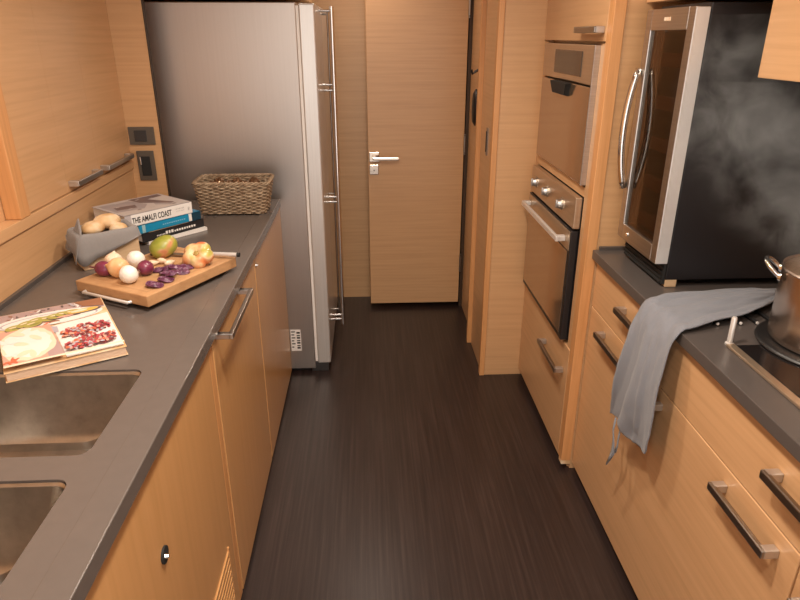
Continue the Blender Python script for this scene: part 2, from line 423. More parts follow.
for z, a, b in ((.222, 0, .018), (.206, 0, .014), (.190, 0, .018), (.174, 0, .012), (.158, 0, .017), (.140, 0, .010)):
    m.box(-.388 + a, -.388 + b, FY - .0017, FY - .001, z, z + .006)
for i in range(7):
    z0 = .134 + i * .0135; m.box(-.363, -.347, FY - .0017, FY - .001, z0, z0 + (.006 if i % 2 else .009))
m.build('rating_label', ['paper', 'ink'], fr)['label'] = 'white printed label low on the fridge side'
oc = thing('overhead_cabinet', (-.55, 3.2, 1.7), 'oak cabinet above the steel refrigerator', 'cabinet')
slab('carcass', 'oak', -.93, -.29, FY + .01, 3.60, 1.70, 2.119, parent=oc)
slab('door', 'oak', -.289, -.27, FY + .01, 3.60, 1.70, 2.10, bev=.002, parent=oc)

# ------------------------------------------------------------------ right side: oven tower
TX = .720
tw = thing('oven_tower', (1.04, 2.35, 0), 'tall oak oven tower holding microwave and oven', 'cabinet')
m = MB(); m.box(TX + .036, 1.365, 1.989, 2.007, 0, 2.119); m.box(TX + .02, 1.365, 2.688, 2.733, 0, 2.119)
m.box(1.35, 1.365, 2.007, 2.688, 0, 2.119)
for z in (.035, .489, 1.055, 1.522): m.box(TX + .03, 1.35, 2.007, 2.688, z, z + .012)
m.build('carcass', 'oak', tw)
m = MB(); m.box(TX, TX + .036, 1.985, 2.030, .038, 2.119, bev=.002); m.build('corner_post', 'edge', tw)
m = MB(); m.box(TX + .004, TX + .02, 2.031, 2.073, .03, 1.526); m.box(TX + .004, TX + .02, 2.0735, 2.6915, 1.046, 1.078); m.box(TX + .004, TX + .02, 2.692, 2.733, .03, 1.526)
m.build('face_frame', 'oak', tw)
m = MB(); m.box(TX + .03, TX + .04, 2.0, 2.72, 0, .034); m.build('plinth', 'oak', tw)
m = MB(); m.box(TX + .001, TX + .036, 1.986, 2.02, .022, .0379); m.build('post_cap', 'bread', tw)['label'] = 'cream cap under the post'
fl = slab('flap_door', 'oak', TX, TX + .018, 2.033, 2.733, 1.532, 2.10, bev=.002, parent=tw)
pull('handle', fl, TX, 2.045, 2.25, 1.566, -.034)
dw = slab('drawer', 'oak', TX, TX + .018, 2.033, 2.733, .036, .488, bev=.002, parent=tw)
pull('handle', dw, TX, 2.075, 2.335, .383, -.036)

mw = thing('microwave', (.95, 2.37, 1.08), 'bronze mirrored built-in microwave above the oven', 'microwave')
slab('body', 'black', TX + .012, 1.20, 2.082, 2.682, 1.086, 1.516, parent=mw)
pn = slab('control_panel', 'bronze', TX - .010, TX + .011, 2.078, 2.686, 1.402, 1.522, bev=.003, parent=mw)
slab('display', 'display', TX - .0125, TX - .0095, 2.20, 2.52, 1.422, 1.502, bev=.001, parent=pn)
md = MB(); md.box(TX - .010, TX + .011, 2.084, 2.686, 1.086, 1.396, bev=.003); md = md.build('door', 'bronze_glass', mw)
slab('side_trim', 'steel', TX - .014, TX + .011, 2.0745, 2.0825, 1.086, 1.522, bev=.001, parent=mw)
m = MB(); m.rings([[(TX - .0101, 2.50, 1.396), (TX - .0101, 2.29, 1.396), (TX - .0101, 2.315, 1.350), (TX - .0101, 2.475, 1.350)],
                   [(TX - .030, 2.495, 1.394), (TX - .030, 2.295, 1.394), (TX - .026, 2.32, 1.354), (TX - .026, 2.47, 1.354)]])
m.build('door_pull', 'rubber', md)

ov = thing('oven', (.95, 2.38, .50), 'built-in black glass oven with three steel knobs', 'oven')
slab('body', 'black', TX + .005, 1.22, 2.085, 2.682, .506, 1.036, parent=ov)
pn = slab('control_panel', 'bronze', TX - .020, TX + .004, 2.082, 2.688, .932, 1.042, bev=.003, parent=ov)
for y in (2.605, 2.435, 2.235):
    m = MB(); m.cyl((TX - .020, y, .985), (TX - .026, y, .985), .023, seg=28); m.cyl((TX - .026, y, .985), (TX - .038, y, .985), .019, .016, seg=28)
    m.box(TX - .043, TX - .037, y - .004, y + .004, .970, 1.0, bev=.001)
    m.build('knob', 'steel', pn, auto=40)
odr = MB(); odr.box(TX - .022, TX + .004, 2.086, 2.690, .506, .924, bev=.003)
odr = odr.build('door', 'black', ov)
m = MB(); m.box(TX - .0245, TX - .0215, 2.108, 2.682, .525, .845, bev=.001); m.build('window', 'bronze_glass', odr)
m = MB(); m.box(TX - .0245, TX - .0215, 2.096, 2.686, .850, .918, bev=.001); m.build('top_rail', 'bronze', odr)
m = MB(); m.box(TX - .062, TX - .050, 2.13, 2.665, .873, .893, bev=.003)
for y in (2.135, 2.648): m.box(TX - .052, TX - .024, y, y + .022, .873, .893, bev=.003)
m.build('handle', 'silver', odr)

# ------------------------------------------------------------------ right base units
RX = .761
def right_unit(y0, y1, label, fronts):
    r = thing('drawer_cabinet', (1.05, (y0 + y1) / 2, 0), label, 'cabinet')
    carcass(r, RX + .020, 1.365, y0 + .001, y1 - .001, .03, ZR - .032, mat='oak', back='x1')
    slab('plinth', 'oak', RX + .045, RX + .06, y0 + .001, y1 - .001, 0, .029, parent=r)
    for a, b, z0, z1, hs in fronts:
        f = slab('drawer', 'oak', RX, RX + .019, a + .0015, b - .0015, z0, z1, bev=.002, parent=r)
        for (h0, h1, hz) in hs: pull('handle', f, RX, h0, h1, hz, -.036)
    return r
right_unit(.836, 1.983, 'wide oak drawer cabinet under the towel on the right',
           [(.62, 1.45, .690, .852, [(.70, .945, .788)]), (1.45, 1.983, .690, .852, [(1.47, 1.715, .790)]), (.836, 1.983, .032, .687, [(1.395, 1.845, .646), (.885, 1.090, .644)])])
right_unit(-.30, .834, 'oak drawer cabinet in the bottom right corner, cut by the photo edge',
           [(-.30, .618, .690, .852, [(.20, .50, .775)]), (-.30, .834, .032, .687, [(.50, .800, .622)])])
wr = MB(); wr.box(.742, 1.369, -.30, 1.984, ZR - .030, ZR, bev=.002)
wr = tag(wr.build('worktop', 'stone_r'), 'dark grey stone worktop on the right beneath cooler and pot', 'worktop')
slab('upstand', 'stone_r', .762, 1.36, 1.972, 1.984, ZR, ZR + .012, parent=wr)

# ------------------------------------------------------------------ wine cooler
wc = thing('wine_cooler', (1.1, 1.85, ZR), 'black wine cooler with steel-framed glass door', 'wine cooler')
CX, CY0, CY1, CZ0, CZ1 = .831, 1.637, 1.922, .912, 1.624
m = MB()
m.box(CX, 1.345, CY0, CY0 + .022, CZ0, CZ1, bev=.002); m.box(CX, 1.345, CY1 - .022, CY1, CZ0, CZ1, bev=.002)
m.box(CX, 1.345, CY0 + .02, CY1 - .02, CZ0, CZ0 + .05); m.box(CX, 1.345, CY0 + .02, CY1 - .02, CZ1 - .03, CZ1)
m.box(1.32, 1.345, CY0 + .02, CY1 - .02, CZ0, CZ1)
m.build('cabinet_body', 'black', wc)
# louvred base grille under the door
g = MB(); g.box(CX - .008, CX - .0005, CY0 + .004, CY1 - .004, .897, .957)
for i in range(4):
    g.obox((CX - .012, CY0 + .008, .901 + i * .014), (.005, 0, 0), (0, CY1 - CY0 - .016, 0), (0, 0, .006))
g.build('base_grille', 'rubber', wc)
for i in range(5):
    z = 1.02 + i * .115
    s = MB()
    for k in range(4): s.box(CX + .03 + k * .10, CX + .06 + k * .10, CY0 + .024, CY1 - .024, z, z + .010, bev=.001)
    s.box(CX + .010, CX + .028, CY0 + .024, CY1 - .024, z - .012, z + .024, bev=.002)
    s.build('shelf', 'board', wc)
DX = .792
dr = MB(); w = .036
dr.box(DX, CX - .003, CY0 - .002, CY0 - .002 + w, .960, 1.615, bev=.003); dr.box(DX, CX - .003, CY1 - w, CY1, .960, 1.615, bev=.003)
dr.box(DX, CX - .003, CY0 - .002 + w, CY1 - w, .960, 1.008, bev=.002); dr.box(DX, CX - .003, CY0 - .002 + w, CY1 - w, 1.562, 1.615, bev=.002)
dr = dr.build('door', 'steel', wc)
slab('lit_side', 'silver', DX + .002, CX - .004, CY0 - .0032, CY0 - .0018, .962, 1.613, parent=dr)  # thin bright plate added to stand in for light caught on the door side
slab('glass', 'cooler_glass', DX + .008, DX + .014, CY0 - .002 + w, CY1 - w, 1.008, 1.562, parent=dr)
pts = []
for i in range(17):
    a = i / 16; pts.append((DX - .006 - .024 * math.sin(PI * a) ** .7, CY1 - .012, 1.115 + a * .345))
m = MB(); m.tube(pts, .0105, seg=14); m.build('handle', 'chrome', dr, smooth=True)
m = MB(); m.cyl((DX, 1.845, .984), (DX - .003, 1.845, .984), .006); m.build('lock', 'chrome', dr)
m = MB(); m.box(DX - .0012, DX + .0005, 1.765, 1.803, 1.585, 1.594); m.build('badge', 'garlic', dr)
for (x, y) in ((.846, 1.650), (1.32, 1.650), (.846, 1.91), (1.32, 1.91)):
    m = MB(); m.box(x - .013, x + .019, y - .012, y + .012, ZR + .0005, CZ0, bev=.001); f = m.build('foot', 'pine', wc)
# cupboards above
oc = thing('overhead_cabinet', (1.1, 1.8, 1.66), 'oak cupboard directly above the wine cooler', 'cabinet')
slab('carcass', 'oak', .83, 1.365, 1.60, 1.984, 1.636, 2.119, parent=oc)
slab('door', 'oak', .81, .829, 1.60, 1.984, 1.636, 2.10, bev=.002, parent=oc)
wcab = thing('wall_cabinet', (1.13, .9, 1.46), 'oak wall cabinet at top right, over the steaming pot', 'cabinet')
slab('carcass', 'oak', .915, 1.365, -.2, 1.50, 1.462, 2.119, parent=wcab)
slab('door', 'oak', .896, .914, .86, 1.50, 1.460, 2.10, bev=.002, parent=wcab)
slab('door', 'oak', .896, .914, -.2, .857, 1.460, 2.10, bev=.002, parent=wcab)

# ------------------------------------------------------------------ hob, pot, bits on the right worktop
PC = Vector((1.042, 1.243, 0))
hb = thing('cooktop', (1.05, .9, ZR), 'black glass cooktop with steel edge strip under the pot', 'cooktop')
slab('glass', 'blackgloss', .832, 1.33, .45, 1.262, ZR + .0005, ZR + .006, bev=.002, parent=hb)
m = MB(); m.box(.812, .832, .45, 1.268, ZR + .0005, ZR + .007, bev=.002); m.build('edge_strip', 'bronze', hb)
m = MB(); m.lathe([(0, 0), (.150, 0), (.154, .002), (.152, .006), (.146, .009), (.10, .009), (0, .008)], c=(PC.x, PC.y, ZR + .0062), seg=56, cap0=False, cap1=False); m.build('burner_plate', 'iron', hb, auto=40)
m = MB(); m.lathe([(.0095, 0), (.0095, .004), (.0062, .006), (.0062, .066), (.0045, .069), (0, .069)], c=(.826, 1.278, ZR), seg=18)
tag(m.build('steel_peg', 'silver', auto=40), 'short upright steel peg at the corner of the cooktop', 'peg')
gr = thing('pan_support', (.93, 1.48, ZR), 'black barred trivet half under the towel, behind the steel peg', 'trivet')
for x in (.850, .908, .950, .992):
    m = MB(); m.tube([(x, 1.378, ZR + .0052), (x, 1.58, ZR + .0052)], .0050, seg=10); b = m.build('bar', 'iron', gr, auto=50)
    m = MB(); m.cyl((x, 1.3755, ZR + .0058), (x, 1.379, ZR + .0058), .0036, seg=12); m.build('end_cap', 'paper', b)
m = MB(); m.tube([(.84, 1.575, ZR + .0052), (1.0, 1.575, ZR + .0052)], .0050); m.build('cross_bar', 'iron', gr, auto=50)

pt = thing('stockpot', (PC.x, PC.y, .91), 'warm reflecting steel stockpot steaming on the cooktop', 'pot')
ZP = ZR + .0155; R = .130; H = .168
m = MB()
m.lathe([(0, 0), (R - .012, 0), (R - .003, .004), (R, .014), (R, H - .004), (R + .004, H), (R + .001, H + .003), (R - .004, H), (R - .004, .016), (R - .014, .006), (0, .006)], c=(PC.x, PC.y, ZP), seg=72, cap0=False, cap1=False)
m.build('pot_body', 'warm_steel', pt, auto=35, weld=False)
for ang in (146, 326):
    a = math.radians(ang); n = Vector((math.cos(a), math.sin(a), 0)); tt = Vector((-n.y, n.x, 0)); c0 = Vector((PC.x, PC.y, ZP + H - .022))
    P = []
    for i in range(19):
        q = PI * i / 18
        s_ = -math.cos(q) * .036; e_ = math.sin(q) ** .6 * .044
        P.append(c0 + n * (R + .001 + e_ * .75) + tt * s_ + Vector((0, 0, e_ * .62)))
    m = MB(); m.tube(P, .0052, seg=12)
    for s_ in (-.036, .036):
        q0 = c0 + tt * s_ + n * (R - .001); m.cyl(q0, q0 + n * .006, .011, .008, seg=16)
    m.build('handle', 'chrome', pt, auto=50)
m = MB(); m.lathe([(0, 0), (R - .0045, 0)], c=(PC.x, PC.y, ZP + .12), seg=48, cap0=False, cap1=False); m.build('water', patchy('pot water', [(.3, (.25, .22, .18)), (.7, (.4, .36, .3))], 10, rough=.1), pt)

# ------------------------------------------------------------------ towel draped over the right worktop
def towel():
    # rows: (left/back point, right/front point) along the cloth, back tip -> over the edge -> hem
    rows = [((1.120, 1.580, ZR + .013), (1.075, 1.505, ZR + .013)),
            ((1.04, 1.585, ZR + .019), (1.0, 1.440, ZR + .019)),
            ((.955, 1.580, ZR + .019), (.925, 1.395, ZR + .019)),
            ((.865, 1.560, ZR + .017), (.845, 1.368, ZR + .018)),
            ((.790, 1.545, ZR + .013), (.782, 1.345, ZR + .012)),
            ((.752, 1.540, ZR + .011), (.750, 1.336, ZR + .010)),
            ((.728, 1.535, ZR - .006), (.728, 1.330, ZR - .006)),
            ((.708, 1.530, ZR - .045), (.712, 1.326, ZR - .045)),
            ((.698, 1.525, ZR - .11), (.704, 1.320, ZR - .11)),
            ((.693, 1.538, ZR - .20), (.700, 1.318, ZR - .20)),
            ((.694, 1.555, ZR - .28), (.702, 1.322, ZR - .27)),
            ((.698, 1.570, ZR - .34), (.706, 1.330, ZR - .318)),
            ((.701, 1.582, ZR - .375), (.710, 1.338, ZR - .350))]
    NV, NU = 72, 40
    def samp(k, s):
        f = s * (len(rows) - 1); i = min(int(f), len(rows) - 2); t = f - i
        g = lambda j: Vector(rows[max(0, min(len(rows) - 1, j))][k])
        p0, p1, p2, p3 = g(i - 1), g(i), g(i + 1), g(i + 2)
        return .5 * ((2 * p1) + (p2 - p0) * t + (2 * p0 - 5 * p1 + 4 * p2 - p3) * t * t + (3 * p1 - p0 - 3 * p2 + p3) * t ** 3)
    m = MB(); G = []
    for j in range(NV + 1):
        s = j / NV; L, Rr = samp(0, s), samp(1, s); row = []
        for i in range(NU + 1):
            u = i / NU; p = L.lerp(Rr, u)
            hang = max(0, min(1, (s - .5) / .12))
            n1 = noise.noise(Vector((u * 3.2, s * 5., 1.7))); n2 = noise.noise(Vector((u * 9, s * 12, 5.1))); n3 = noise.noise(Vector((u * 5 + s * 2, s * 1.2, 9.3)))
            n4 = noise.noise(Vector((u * 22, s * 30, 3.3))); amp = .011 * n1 + .006 * n2 + .0022 * n4
            fold = .010 * math.sin(u * 11 + s * 2.2 + .8) * hang * min(1, (s - .5) * 2.6) + .008 * n3 * hang
            ridge = .006 * max(0, 1 - abs(u - .62 - .12 * (s - .6)) / .05) * hang
            up = Vector((0, 0, 1)) if hang == 0 else Vector((-hang, 0, 1 - hang)).normalized()
            dlt = amp * (1 - hang) * .8 + hang * (amp * .6 + fold + ridge)
            # gathers across the part on the worktop
            dlt += (1 - hang) * (.004 * math.sin(u * 15 + n1 * 3))
            p = p + up * max(dlt, -.006)
            if s > .93: p.z += .010 * n3 + .012 * math.sin(u * 7)* (s - .93) / .07
            row.append(m.bm.verts.new(p))
        G.append(row)
    for j in range(NV):
        for i in range(NU): m.bm.faces.new((G[j][i], G[j][i + 1], G[j + 1][i + 1], G[j + 1][i]))
    o = m.build('tea_towel', 'linen', smooth=True)
    so = o.modifiers.new('thickness', 'SOLIDIFY'); so.thickness = .003; so.offset = 0
    tag(o, 'grey linen tea towel draped over the edge of the right worktop', 'towel')
    # rolled hem + hanging ties
    m = MB()
    def ribbon(pts, w):
        P = [Vector(p) for p in pts]
        loops = []
        for i, p in enumerate(P):
            ww = w[i] if isinstance(w, (list, tuple)) else w
            loops.append([p + Vector((0, -ww, 0)), p + Vector((-.002, 0, 0)), p + Vector((0, ww, 0)), p + Vector((.002, 0, 0))])
        m.rings(loops)
    ribbon([(.703, 1.535, .525), (.698, 1.530, .49), (.700, 1.520, .455), (.699, 1.512, .425), (.702, 1.528, .395), (.700, 1.545, .355)], [.007, .006, .008, .013, .009, .004])
    ribbon([(.706, 1.500, .522), (.701, 1.495, .485), (.703, 1.498, .455), (.702, 1.505, .428)], [.005, .005, .006, .007])
    m.build('hanging_tie', 'linen', o, smooth=True)
towel()

# ------------------------------------------------------------------ left worktop: open cookbook lying face up
Z0 = ZL + .003
BL, UV, VV = Vector((-.742, 1.162, 0)), Vector((.204, .116, 0)), Vector((-.209, .300, 0))
VV = (VV - UV * (VV.dot(UV) / UV.length_squared)); VV = VV.normalized() * .334
TH = .021
bk = thing('cookbook', BL + UV * .5 + VV * .5 + Vector((0, 0, Z0)), 'large cookbook with food photos on its cover, lying by the sink', 'book')
o3 = lambda a, b, z=0: BL + UV * a + VV * b + Vector((0, 0, Z0 + z))
m = MB(); m.obox(o3(.01, .006, .0015), UV * .98, VV * .985, Vector((0, 0, TH - .003)), bev=.001)
m.build('pages', patchy('cream page edges', [(.3, (.62, .42, .28)), (.7, (.74, .55, .40))], 60, vec=(1, 1, 12), rough=.7, coat=0), bk)
m = MB(); m.obox(o3(0, 0, 0), UV, VV, Vector((0, 0, .0015))); m.build('back_cover', 'bread', bk)
m = MB(); m.obox(o3(0, 0, TH - .0016), UV, VV, Vector((0, 0, .0016)), bev=.0004); cov = m.build('front_cover', 'bread', bk)
ART = {}
def art(name, col):
    ART[name] = plain('print ' + name, col, rough=.35, coat=.2, bscale=90); return ART[name]
for nm, c in dict(white=(.80, .77, .74), pink=(.66, .36, .28), mauve=(.42, .30, .30), char=(.10, .075, .08), olive=(.40, .36, .09), leaf=(.24, .25, .06), cream=(.80, .68, .52), yolk=(.72, .45, .10), berry=(.42, .06, .08), berry_dk=(.20, .035, .05), red=(.68, .15, .08), brown=(.30, .13, .07), lilac=(.45, .42, .47)).items(): art(nm, c)
names = list(ART); mats = [ART[n] for n in names]
am = MB(); zt = TH + .00015
LAY = [0]
def ap(name, pts):
    LAY[0] += 1; am.mi = names.index(name); am.poly([o3(a, b, zt + LAY[0] * .000025) for a, b in pts])
def blob(name, a, b, ra, rb, rot=0, n=18, jag=.0):
    P = []
    for i in range(n):
        q = 2 * PI * i / n; r = 1 + jag * random.uniform(-1, 1); x, y = ra * r * math.cos(q), rb * r * math.sin(q)
        P.append((a + x * math.cos(rot) - y * math.sin(rot), b + x * math.sin(rot) + y * math.cos(rot)))
    P = [(min(.995, max(.005, x)), min(.995, max(.005, y))) for x, y in P]
    ap(name, P)
ap('mauve', [(.01, .80), (.99, .80), (.99, .995), (.01, .995)])
for i in range(46):
    blob(random.choice(['char', 'pink', 'white', 'brown', 'mauve', 'char']), random.uniform(.04, .78), random.uniform(.84, .97), random.uniform(.012, .04), random.uniform(.006, .016), random.uniform(0, 3), 8, .3)
ap('brown', [(.80, .87), (.99, .82), (.99, .99), (.72, .99)])
ap('lilac', [(.70, .91), (.73, .91), (.69, .99), (.66, .99)])
blob('white', .46, .76, .50, .13, -.03, 40); blob('lilac', .46, .745, .45, .108, -.03, 40); blob('white', .46, .74, .43, .10, -.03, 40)
ap('pink', [(.01, .60), (.42, .62), (.50, .70), (.38, .70), (.01, .665)])
blob('white', .26, .655, .18, .036, .05); blob('red', .12, .625, .11, .010, .05); blob('red', .40, .655, .05, .012, .6)
ap('white', [(.46, .60), (.985, .66), (.985, .03), (.50, .03)])
for i, (a, b, r) in enumerate([(.14, .70, .1), (.24, .735, .3), (.34, .765, .2), (.44, .76, -.1), (.30, .71, .25), (.52, .775, -.1), (.60, .785, -.2), (.68, .79, -.15)]):
    blob('char', a, b - .018, .090, .052, r); blob('olive', a, b, .088, .052, r); blob('leaf', a + .02, b - .010, .050, .014, r); blob('cream', a - .015, b + .014, .040, .009, r)
ap('lilac', [(.44, .47), (.50, .47), (.50, .57), (.44, .60)])
blob('char', .79, .775, .165, .040, .05); blob('yolk', .78, .785, .15, .036, .05); blob('cream', .74, .79, .08, .022, .05); blob('pink', .60, .735, .08, .018)
blob('brown', .49, .665, .05, .03); blob('white', .49, .645, .055, .02)
for (cy, n) in ((.41, 170), (.17, 170)):
    for i in range(n):
        a = random.uniform(.52, .95); b = cy + random.uniform(-.092, .092) * (1 - abs(a - .735) / .26) ** .4 + (a - .735) * .06
        blob(random.choice(['berry', 'berry', 'berry_dk', 'red', 'pink', 'lilac']), a, b, .022, .014, random.uniform(0, 3), 7)
ap('pink', [(.01, .03), (.49, .03), (.44, .58), (.01, .58)])
ap('mauve', [(.36, .03), (.49, .03), (.46, .32), (.36, .22)])
blob('cream', .22, .32, .24, .27, 0, 30, .05); blob('white', .22, .32, .20, .22, 0, 30, .08)
for i in range(26): blob(random.choice(['white', 'cream', 'white', 'white']), .22 + random.gauss(0, .085), .33 + random.gauss(0, .10), .065, .030, random.uniform(0, 3), 12, .15)
for i in range(7): blob('red', random.uniform(.03, .16), random.uniform(.05, .12), .03, .012, random.uniform(0, 3), 8, .3)
ap('cream', [(.01, .005), (.99, .005), (.99, .032), (.01, .032)])
am.build('cover_pictures', mats, cov)

# ------------------------------------------------------------------ chopping board
BN = Vector((-.566, 1.516, 0)); ang = math.radians(61.2)
BU = Vector((math.cos(ang), math.sin(ang), 0)); BVv = Vector((-math.sin(ang), math.cos(ang), 0))
bz0, bz1 = ZL + .014, ZL + .045
b3 = lambda a, b, z: BN + BU * a + BVv * b + Vector((0, 0, z))
cb = thing('chopping_board', b3(.18, .145, ZL), 'thick wooden chopping board with vegetables on the left worktop', 'chopping board')
m = MB(); m.obox(b3(0, 0, bz0), BU * .346, BVv * .262, Vector((0, 0, bz1 - bz0)), bev=.003)
m.build('board', 'board', cb)
m = MB()
gp = [b3(a, b, bz1 + .0002) for a, b in ((.020, .020), (.326, .020), (.326, .242), (.020, .242))]
gi = [b3(a, b, bz1 + .0002) for a, b in ((.028, .028), (.318, .028), (.318, .234), (.028, .234))]
for i in range(4):
    j = (i + 1) % 4; m.poly([gp[i], gp[j], gi[j], gi[i]])
m.build('juice_groove', grain('groove wood', (.36, .19, .085), (.42, .23, .105), (.48, .27, .13), (26, 26, 60), coat=0, rough=.6), cb)
m = MB(); P0 = b3(-.010, .062, ZL + .020); P1 = b3(-.010, .225, ZL + .020)
m.tube([b3(.0, .060, ZL + .020), P0, P0.lerp(P1, .5), P1, b3(.0, .227, ZL + .020)], .0045, seg=10); m.build('handle', 'silver', cb, auto=60)
for a, b in ((.03, .03), (.316, .03), (.03, .232), (.316, .232)):
    m = MB(); m.cyl(b3(a, b, ZL + .0026), b3(a, b, bz0), .010, seg=16); m.build('foot', 'rubber', cb)

def on_board(a, b, dz=0): return b3(a, b, bz1 + dz)
# ---- vegetables
def onion(name, mat, c, r, label, stretch=1.0, tip=None, group=None, neck=0.):
    """bulb with a drawn-out neck towards 'tip' direction"""
    tip = (Vector(tip) if tip else Vector((0, 0, 1))).normalized()
    q = Vector((0, 0, 1)).rotation_difference(tip)
    root = thing(name, c, label, name.replace('_', ' '), group)
    prof = [(0, -.93), (.30, -.90), (.62, -.74), (.88, -.42), (1, 0), (.93, .36), (.72, .66), (.44, .86), (.24, .98), (.14, 1.06), (.09, 1.13 + neck), (.0, 1.15 + neck)]
    m = MB(); m.lathe([(p * r, z * r * stretch) for p, z in prof], seg=28, cap0=False, cap1=False,
                      fn=lambda p, a: q @ (p * (1 + .03 * noise.noise(Vector((math.cos(a) * 2, math.sin(a) * 2, p.z * 40))))) + Vector((0, 0, 0)), c=c)
    m.build('bulb', mat, root, smooth=True)
    m = MB()
    for i in range(9):
        a = random.uniform(0, 2 * PI); e = Vector((math.cos(a) * .22, math.sin(a) * .22, -1.08)) * r
        e.z = -r * (.98 * stretch); s0 = Vector((math.cos(a) * .1 * r, math.sin(a) * .1 * r, -r * stretch * .9))
        m.tube([Vector(c) + q @ s0, Vector(c) + q @ e], r * .02, seg=5)
    m.build('roots', 'garlic', root)
    return root
z_ = bz1
def vpos(x, y, r): return Vector((x, y, bz1 + r))
onion('red_onion', 'onion_r', vpos(-.728, 1.675, .0205), .0215, 'dark red onion with pointed tip, leftmost on the chopping board', 1.25, (-.8, .25, .02), neck=.55)
onion('onion', 'onion_p', vpos(-.718, 1.722, .025), .0255, 'pale golden onion at the back of the onion heap', 1.0, (.1, .3, 1))
onion('onion', 'onion_y', vpos(-.682, 1.662, .027), .028, 'orange-brown onion in the middle of the heap, stem pointing left', 1.1, (-.9, -.1, .25))
onion('onion', 'onion_w', vpos(-.640, 1.614, .0245), .025, 'round white onion at the front of the heap', .98, (.3, .9, .1))
onion('onion', 'onion_w', vpos(-.662, 1.738, .0245), .025, 'round white onion at the back right of the heap', .98, (-.2, .8, .1))
onion('red_onion', 'onion_r', vpos(-.616, 1.674, .021), .0215, 'red onion half hidden between white onion and purple slices', 1.1, (.5, .8, .1))
SL = [(-.566, 1.585, 0, .021), (-.548, 1.622, .0, .020), (-.560, 1.672, 0, .019), (-.520, 1.685, .0, .018), (-.572, 1.712, 0, .018), (-.545, 1.705, .006, .017), (-.518, 1.722, 0, .018), (-.540, 1.650, .008, .017), (-.592, 1.700, 0, .016)]
SLN = ['purple onion slice at the near end of the slice heap', 'purple onion slice right behind the nearest slice', 'purple onion slice in the middle of the slice heap', 'purple onion slice at the right side of the slice heap', 'purple onion slice at the back of the heap, left of centre',
       'purple onion slice lying raised on the back slices', 'purple onion slice at the far right of the heap, towards the tomato', 'purple onion slice on top of the near slices', 'purple onion slice at the back left, beside the cloves']
for i, ((x, y, dz, r), lb) in enumerate(zip(SL, SLN)):
    c = Vector((x, y, bz1 + .006 + dz)); a0 = random.uniform(0, 6); tl = Matrix.Rotation(random.uniform(-.25, .25), 3, 'X') @ Matrix.Rotation(random.uniform(-.25, .25), 3, 'Y')
    m = MB()
    for k, rr in enumerate((1., .74, .48, .24)):
        L = []
        for j in range(21):
            q = 2 * PI * j / 20 + a0; wv = .0015 * math.sin(3 * q + i)
            L.append(c + tl @ Vector((rr * r * math.cos(q), rr * r * .85 * math.sin(q), .001 * k + wv)))
        m.tube(L[:-1], r * .125, seg=8, cyc=True)
    m.lathe([(0, -.001), (r * .98, -.001), (r * .98, .001), (0, .0012)], seg=20, c=c, cap0=False, cap1=False, fn=lambda p, a: tl @ Vector((p.x, p.y * .85, p.z)))
    tag(m.build('onion_slice', 'onion_s', smooth=True), lb, 'onion slice', 'purple onion slices on the chopping board')
for (x, y, rz, lb) in ((-.622, 1.750, .4, 'pale clove nearest the white onion, left of three'), (-.600, 1.768, -.3, 'pale clove in the middle of three, in front of the mango'), (-.575, 1.752, .9, 'pale clove at the right of three, behind the purple slices')):
    m = MB(); rot = Matrix.Rotation(rz, 3, 'Z')
    m.lathe([(0, -.016), (.006, -.014), (.0095, -.006), (.009, .003), (.005, .012), (.0015, .019), (0, .0195)], seg=16, cap0=False, cap1=False, c=(x, y, bz1 + .0088), fn=lambda p, a: rot @ Vector((p.z, p.x, p.y * .9)))
    tag(m.build('garlic_clove', 'garlic', smooth=True), lb, 'clove', 'cloves on the chopping board')
# mango
mg = thing('mango', vpos(-.612, 1.832, .032), 'green and red mango at the back of the chopping board', 'mango')
m = MB(); prof = [(0, -.047), (.014, -.0455), (.028, -.037), (.036, -.022), (.0385, -.004), (.0375, .012), (.033, .028), (.024, .041), (.012, .048), (0, .0495)]
tl = Matrix.Rotation(.55, 3, 'Z') @ Matrix.Rotation(1.15, 3, 'Y')
m.lathe(prof, seg=36, cap0=False, cap1=False, c=(-.612, 1.832, bz1 + .0305), fn=lambda p, a: tl @ Vector((p.x * .95, p.y * 1.0, p.z)) * .86)
m.build('fruit', 'mango', mg, smooth=True)
m = MB(); s0 = Vector((-.612, 1.832, bz1 + .0305)) + tl @ Vector((0, 0, -.039)); m.cyl(s0, s0 + tl @ Vector((0, 0, -.005)), .004, .003, seg=10); m.build('stem', 'brown_gap', mg)
# ribbed tomato
tc_ = Vector((-.492, 1.752, bz1 + .0275))
tm = thing('tomato', tc_, 'ribbed red, cream and green tomato at the right of the board', 'tomato')
m = MB(); prof = []
for i in range(15):
    q = -PI / 2 + PI * i / 14; prof.append((math.cos(q), math.sin(q)))
tl2 = Matrix.Rotation(.75, 3, 'X') @ Matrix.Rotation(-.1, 3, 'Y')
def rib(p, a):
    s = math.hypot(p.x, p.y); k = 1 + .20 * abs(math.cos(2.5 * a + .4)) ** .7 - .12 + .05 * math.sin(a)
    zz = p.z * .027
    if p.z > 0: zz -= .020 * max(0, 1 - s / .50)
    return tl2 @ Vector((p.x * .043 * k, p.y * .040 * k, zz))
m.lathe(prof, seg=70, c=tc_, fn=rib, cap0=False, cap1=False); m.build('fruit', 'tomato', tm, smooth=True)
m = MB(); m.lathe([(0, .0), (.007, .001), (.010, .0035), (.004, .006), (0, .006)], seg=14, c=tc_ + tl2 @ Vector((0, 0, .010)), fn=lambda p, a: tl2 @ p, cap0=False, cap1=False); m.build('stem_scar', 'tomflesh', tm, smooth=True)
